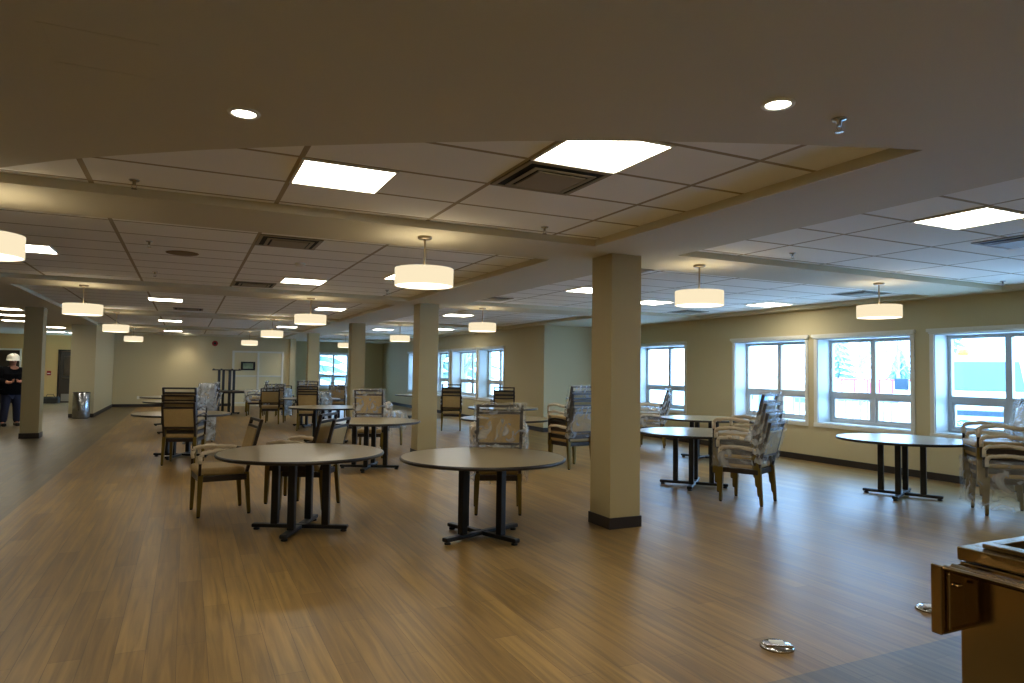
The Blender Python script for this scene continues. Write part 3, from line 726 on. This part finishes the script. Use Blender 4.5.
# body skeleton, facing +X ... local: x forward-right
body = [(0, 0, .93, .14, .11), (0, 0, 1.12, .13, .10), (0, 0, 1.32, .15, .11), (0, 0, 1.43, .11, .09), (.0, 0, 1.5, .055), (.03, 0, 1.60, .085, .095), (.03, 0, 1.68, .075, .085),
        (0, .17, 1.40, .06), (.04, .22, 1.16, .048), (.24, .12, 1.10, .036), (.30, .05, 1.13, .03),
        (0, -.17, 1.40, .06), (.04, -.22, 1.16, .048), (.24, -.12, 1.08, .036), (.30, -.05, 1.10, .03),
        (0, .09, .88, .095), (.02, .11, .48, .062), (-.02, .13, .10, .042), (.12, .14, .04, .035),
        (0, -.09, .88, .095), (.05, -.12, .48, .062), (.03, -.16, .10, .042), (.17, -.18, .04, .035)]
E_ = [(0, 1), (1, 2), (2, 3), (3, 4), (4, 5), (5, 6), (3, 7), (7, 8), (8, 9), (9, 10), (3, 11), (11, 12), (12, 13), (13, 14), (0, 15), (15, 16), (16, 17), (17, 18), (0, 19), (19, 20), (20, 21), (21, 22)]
skin_mesh('body', body, E_, SKIN, pr)
coat = [(0, 0, 1.05, .22, .26), (0, 0, .76, .21, .25), (0, 0, 1.30, .21, .27), (0, 0, 1.47, .13, .15),
        (0, .2, 1.40, .1), (.04, .26, 1.15, .085), (.2, .14, 1.10, .07), (0, -.2, 1.40, .1), (.04, -.26, 1.15, .085), (.2, -.14, 1.08, .07)]
skin_mesh('coat', coat, [(0, 1), (0, 2), (2, 3), (2, 4), (4, 5), (5, 6), (2, 7), (7, 8), (8, 9)], COAT, pr)
jean = [(0, 0, .92, .17, .18), (0, .10, .82, .13), (.02, .12, .48, .1), (-.02, .14, .07, .085), (0, -.10, .82, .13), (.05, -.13, .48, .1), (.03, -.16, .07, .085)]
skin_mesh('jeans', jean, [(0, 1), (1, 2), (2, 3), (0, 4), (4, 5), (5, 6)], JEAN, pr)
for sx, sy in ((-.02, .13), (.03, -.16)):
    bm = NB(); box(bm, sx-.09, sx+.2, sy-.05, sy+.05, 0, .085); obj('boot', bm, BLACK, pr, .03, 3)
for s in (-1, 1):
    for k in range(4):
        bm = NB(); yy = s*.05-s*.012*k
        tube(bm, [(.30, s*.055, 1.11+.016*k), (.345, s*.05, 1.115+.018*k), (.36, s*.03, 1.10+.016*k)], .008, 6); obj('finger', bm, SKIN, pr)
    bm = NB(); tube(bm, [(.29, s*.04, 1.14), (.32, s*.025, 1.165), (.34, s*.02, 1.17)], .009, 6); obj('thumb', bm, SKIN, pr)
HAT = mat('white_hard_hat', lin(215, 208, 190), .35)
bm = NB(); lathe(bm, [(.15, 1.625), (.152, 1.632), (.138, 1.64), (.137, 1.70), (.122, 1.755), (.085, 1.79), (.04, 1.808), (0, 1.812)], 28, c=(.03, 0)); box(bm, -.1, .16, -.012, .012, 1.78, 1.818); obj('hard_hat', bm, HAT, pr)
bm = NB(); box(bm, .10, .125, -.035, -.012, 1.615, 1.627); box(bm, .10, .125, .012, .035, 1.615, 1.627); obj('eyes', bm, BLACK, pr)
bm = NB(); tube(bm, [(.11, 0, 1.62), (.14, 0, 1.575), (.11, 0, 1.57)], 0, 6, radii=[.008, .016, .01]); obj('nose', bm, SKIN, pr)
bm = NB(); box(bm, .105, .122, -.025, .025, 1.535, 1.543); obj('mouth', bm, RED, pr)

# ------------------------------------------------------------------ outdoors
G = -.35
bm = NB(); box(bm, XR+WT, 120, -60, 120, G-.2, G); box(bm, XB+WT, XR+WT, 15.8, 120, G-.2, G); box(bm, -9.2, XB+WT, YW+WT+2.2, 120, G-.2, G)
struct('ground_snow', bm, SNOW)
TRUCKW = mat('white_truck_paint', lin(232, 236, 240), .3)
TGLASS = mat('blue_windshield', lin(70, 100, 165), .1)
TDARK = mat('dark_grille', lin(45, 65, 80), .4)
AMBER = mat('amber_beacon', lin(255, 165, 20), .3, emit=lin(255, 150, 10), es=.9)
CH = mat('chrome_grille', lin(205, 215, 222), .25, metal=.6)
tk = thing('pickup_truck', 'white pickup truck with amber roof beacon parked in the snow outside the window', 'truck', (14.4, 8.72, G), math.radians(28)); tk.scale = (1.15, 1.15, 1.15)
# faces -X; x grows backwards
def sidep(pts, y0, y1):
    bm = NB(); a = [bm.verts.new((x, y0, z)) for x, z in pts]; b = [bm.verts.new((x, y1, z)) for x, z in pts]; n = len(pts)
    bm.faces.new(a); bm.faces.new(b[::-1])
    for i in range(n): bm.faces.new((a[i], b[i], b[(i+1) % n], a[(i+1) % n]))
    return bm
obj('body', sidep([(0, .45), (0, 1.12), (.1, 1.22), (1.25, 1.36), (5.6, 1.36), (5.6, .5), (4.9, .45), (4.6, .85), (4.0, .85), (3.7, .45), (1.45, .45), (1.2, .85), (.6, .85), (.4, .45)], -1.0, 1.0), TRUCKW, tk, .05, 3)
obj('cab', sidep([(1.3, 1.36), (2.1, 2.02), (2.5, 2.12), (3.6, 2.12), (4.0, 1.36)], -.97, .97), TRUCKW, tk, .05, 3)
bm = NB()
def quad(bm, ps):
    vs = [bm.verts.new(p) for p in ps]; bm.faces.new(vs)
n_ = Vector((-.66, 0, .8)).normalized()*.02
quad(bm, [Vector(p)+n_ for p in ((1.34, -.93, 1.40), (1.34, .93, 1.40), (2.02, .84, 1.96), (2.02, -.84, 1.96))]); wsd = obj('windshield', bm, TGLASS, tk)
sm = wsd.modifiers.new('sol', 'SOLIDIFY'); sm.thickness = .01
for s in (-1, 1):
    bm = sidep([(1.6, 1.45), (2.12, 1.95), (3.4, 1.98), (3.7, 1.45)], s*.972, s*.985); obj('side_window', bm, TGLASS, tk)
    bm = NB(); box(bm, -.03, .05, s*.98-.24*(s > 0), s*.98+.24*(s < 0), .82, 1.12); obj('headlight', bm, CH, tk, .02)
    bm = NB(); box(bm, 1.5, 1.65, s*1.0-.0, s*1.25, 1.38, 1.62) if s > 0 else box(bm, 1.5, 1.65, -1.25, -1.0, 1.38, 1.62); obj('side_mirror', bm, TDARK, tk, .02)
    for wx_ in (.9, 4.3):
        bm = NB(); tube(bm, [(wx_, s*.72, .38), (wx_, s*.99, .38)], .38, 24); obj('wheel', bm, BLACK, tk)
bm = NB(); box(bm, -.05, -.001, -.7, .7, .62, 1.12); obj('grille', bm, CH, tk, .01)
bm = NB()
box(bm, -.06, -.051, -.66, .66, .98, 1.07); box(bm, -.06, -.051, -.66, -.3, .8, .9); box(bm, -.06, -.051, .3, .66, .8, .9); box(bm, -.06, -.051, -.66, .66, .64, .7); obj('grille_openings', bm, TDARK, tk)
bm = NB(); lathe(bm, [(0, 0), (1, 0), (1, 1), (0, 1)], 32)
for v in bm.verts: v.co = Vector((-.056-.012*v.co.z, v.co.x*.2, .85+v.co.y*.075))
em = obj('badge', bm, CH, tk)
bm = NB(); lathe(bm, [(0, 0), (1, 0), (1, 1), (0, 1)], 32)
for v in bm.verts: v.co = Vector((-.069-.004*v.co.z, v.co.x*.175, .85+v.co.y*.058))
BADGE = mat('blue_badge_enamel', lin(70, 130, 190), .3)
ov = obj('oval', bm, BADGE, em)
fc = bpy.data.curves.new('badge_lettering', 'FONT'); fc.body = 'Ford'; fc.size = .12; fc.align_x = 'CENTER'; fc.align_y = 'CENTER'; fc.extrude = .003; fc.shear = .4; fc.materials.append(TRUCKW)
ft = bpy.data.objects.new('badge_tmp', fc); C.objects.link(ft); bpy.context.view_layer.update(); fm = bpy.data.meshes.new_from_object(ft); bpy.data.objects.remove(ft); fo = bpy.data.objects.new('badge_lettering', fm); C.objects.link(fo); fo.parent = em; fo.matrix_local = Matrix(((0, 0, -1, -.076), (-1, 0, 0, 0), (0, 1, 0, .85), (0, 0, 0, 1)))
bm = NB(); box(bm, -.14, -.02, -.98, .98, .38, .6); obj('bumper', bm, CH, tk, .03)
bm = NB(); lathe(bm, [(0, 2.12), (.12, 2.12), (.12, 2.16), (.1, 2.24), (0, 2.25)], 20, c=(2.6, .1)); obj('beacon', bm, AMBER, tk)
# house
HOUSE = mat('pale_grey_siding', lin(170, 150, 115), .8); ROOF = mat('snowy_roof', lin(225, 230, 235), .8); HW = mat('house_window', lin(90, 125, 150), .3)
hs = thing('house', 'pale single storey house with sloping roof across the snowy yard', 'house', (30, 26, G), 0)
bm = NB(); prism(bm, [(0, 0), (2, 0), (2, 8), (0, 8)], 0, 1.3)
a = [bm.verts.new((x, y, z)) for x in (0, 2) for (y, z) in ((0, 1.3), (8, 1.3), (4, 2.35))]
bm.faces.new((a[0], a[1], a[2])); bm.faces.new((a[3], a[5], a[4])); obj('wall', bm, HOUSE, hs)
bm = NB()
for (p, q) in (((-.5, 1.2), (4.0, 2.38)), ((4.0, 2.38), (8.5, 1.2))):
    vs = [bm.verts.new((x, p[0] if e == 0 else q[0], (p[1] if e == 0 else q[1])+t)) for x in (-.3, 2.1) for e in (0, 1) for t in (0, .12)]
    for f in ((0, 1, 3, 2), (4, 6, 7, 5), (0, 4, 5, 1), (2, 3, 7, 6), (0, 2, 6, 4), (1, 5, 7, 3)): bm.faces.new([vs[i] for i in f])
obj('roof', bm, ROOF, hs)
for yy in (.7, 2.2, 4.4):
    bobj('window', (-.05, -.001, yy-.3, yy+.3, .45, 1.0), HW, hs)
bobj('door', (-.05, -.001, 3.0, 3.6, 0, 1.1), HW, hs)
# red edged sheds
REDT = mat('faded_red_trim', lin(190, 70, 70), .6)
def shed(x, y, rz, label):
    r = thing('utility_trailer', label, 'shed', (x, y, G), rz, 'white red edged sheds in the snow')
    bobj('body', (-1.1, 1.1, -1.6, 1.6, .35, 1.6), TRUCKW, r, .02)
    bm = NB(); box(bm, -1.15, 1.15, -1.65, 1.65, 1.601, 1.72); obj('roof_edge', bm, REDT, r)
    for yy in (-1.6, -.5, .6, 1.6):
        bm = NB(); box(bm, -1.15, -1.101, yy-.06, yy+.06, .35, 1.6); obj('corner_post', bm, REDT, r)
    bm = NB(); box(bm, -.9, .9, -1.64, -1.601, .5, 1.5); obj('end_panel', bm, REDT, r)
    for yy in (-.9, .9):
        bm = NB(); tube(bm, [(-.9, yy, .3), (-.6, yy, .3)], .3, 16); tube(bm, [(.6, yy, .3), (.9, yy, .3)], .3, 16); obj('wheel', bm, BLACK, r)
shed(46.2, 35.6, 0, 'white shed with red edges in the snow, behind the bare tree')
shed(46.8, 31.9, 0, 'smaller looking white shed with red end wall, seen beyond the window mullion')
bn = thing('storage_bin', 'blue storage bin standing in the snow beyond the fence', 'bin', (44, 29.3, G))
bobj('body', (-.4, .4, -.4, .4, 0, 1.0), mat('blue_bin', lin(60, 110, 160), .5), bn, .03); bobj('lid', (-.43, .43, -.43, .43, 1.001, 1.08), TDARK, bn, .02)
# trees
BARK = mat('grey_bark', lin(150, 150, 150), .9); CON = mat('frosty_conifer', lin(120, 150, 140), .9)
def bare_tree(x, y, h, label, seed):
    r = thing('bare_tree', label, 'tree', (x, y, G), 0, 'trees outside in the snow')
    rnd = random.Random(seed)
    bm = NB(); tube(bm, [(0, 0, 0), (.05, 0, h*.4), (0, .05, h*.75), (.02, 0, h)], 0, 7, radii=[.16, .12, .06, .02]); obj('trunk', bm, BARK, r)
    bm = NB()
    for k in range(46):
        z = h*rnd.uniform(.22, .93); a = rnd.uniform(0, 2*PI); L = (h-z)*.4+.5
        p1 = Vector((math.cos(a)*L*.5, math.sin(a)*L*.5, z+L*.4)); p2 = Vector((math.cos(a)*L*.8, math.sin(a)*L*.8, z+L*.95))
        tube(bm, [(0, 0, z), p1, p2], 0, 5, radii=[.04, .025, .01])
        for q in range(3):
            b = a+rnd.uniform(-1, 1); e = p1.lerp(p2, rnd.uniform(0, .8)); tube(bm, [e, e+Vector((math.cos(b)*L*.3, math.sin(b)*L*.3, L*.35))], 0, 4, radii=[.015, .006])
    obj('branches', bm, BARK, r)
def conifer(x, y, h, w, label, seed):
    r = thing('conifer_tree', label, 'tree', (x, y, G), 0, 'trees outside in the snow')
    rnd = random.Random(seed)
    bm = NB(); tube(bm, [(0, 0, 0), (0, 0, h)], 0, 7, radii=[.18, .02]); obj('trunk', bm, BARK, r)
    bm = NB(); n = 11
    for k in range(n):
        z = h*(.15+.8*k/n); R = w*(1-k/n)+.15
        m = 12
        for i in range(m):
            a = 2*PI*i/m+rnd.uniform(-.2, .2); rr_ = R*rnd.uniform(.75, 1.1)
            tube(bm, [(0, 0, z+.25), (math.cos(a)*rr_*.6, math.sin(a)*rr_*.6, z+.1), (math.cos(a)*rr_, math.sin(a)*rr_, z-.2)], 0, 4, radii=[.16, .14, .02])
    obj('foliage', bm, CON, r)
bare_tree(40, 30.7, 6.5, 'tall thin bare tree seen behind the window beside the sheds', 1)
bare_tree(55, 38.6, 8, 'bare tree top behind the upper pane beyond the mullion', 2)
conifer(60, 48.6, 8, 2.2, 'frosty conifer seen in the corner of the upper window pane', 3)
conifer(68, 47.5, 5, 1.8, 'dark conifer peeping behind the shed', 4)
conifer(13.5, 38, 9, 2.2, 'conifer outside the bay windows', 5)
bare_tree(11.8, 30, 7, 'bare tree right outside the bay windows', 6)
conifer(18, 46, 10, 2.8, 'conifer far beyond the bay windows', 7)
conifer(7.5, 46, 8, 2.5, 'conifer outside the far alcove window', 8)
conifer(60, 37.2, 8, 2.0, 'frosty conifer above the truck seen through its window', 9)
# fence
fn = thing('metal_fence', 'low thin metal fence crossing the snowy yard before the sheds', 'fence', (22, 14, G))
FM = mat('grey_fence_metal', lin(120, 130, 145), .5)
for k in range(24):
    y_ = -1+.3*k
    bm = NB(); box(bm, -.02, .02, y_-.02, y_+.02, 0, 1.05); obj('post', bm, FM, fn)
bm = NB(); box(bm, -.015, .015, -1.05, 5.95, 1.0, 1.05); obj('rail', bm, FM, fn)

# ------------------------------------------------------------------ world and look
w = bpy.data.worlds.new('overcast'); bpy.context.scene.world = w; w.use_nodes = True
nt = w.node_tree; bg = nt.nodes['Background']
tc = nt.nodes.new('ShaderNodeTexCoord'); sx = nt.nodes.new('ShaderNodeSeparateXYZ'); rp = nt.nodes.new('ShaderNodeValToRGB')
nt.links.new(tc.outputs['Generated'], sx.inputs[0]); nt.links.new(sx.outputs['Z'], rp.inputs['Fac'])
rp.color_ramp.elements[0].position = .0; rp.color_ramp.elements[0].color = (.34, .62, 1, 1)
rp.color_ramp.elements[1].position = .8; rp.color_ramp.elements[1].color = (.3, .58, 1, 1)
nt.links.new(rp.outputs['Color'], bg.inputs['Color']); bg.inputs['Strength'].default_value = 11
s = bpy.context.scene
s.view_settings.view_transform = 'Standard'; s.view_settings.look = 'None'; s.view_settings.exposure = .45; s.view_settings.gamma = 1; s.view_settings.use_curve_mapping = False
s.cycles.use_denoising = True
s.cycles.max_bounces = 8; s.cycles.diffuse_bounces = 5; s.cycles.transparent_max_bounces = 24; s.cycles.glossy_bounces = 3
s.cycles.sample_clamp_indirect = 6
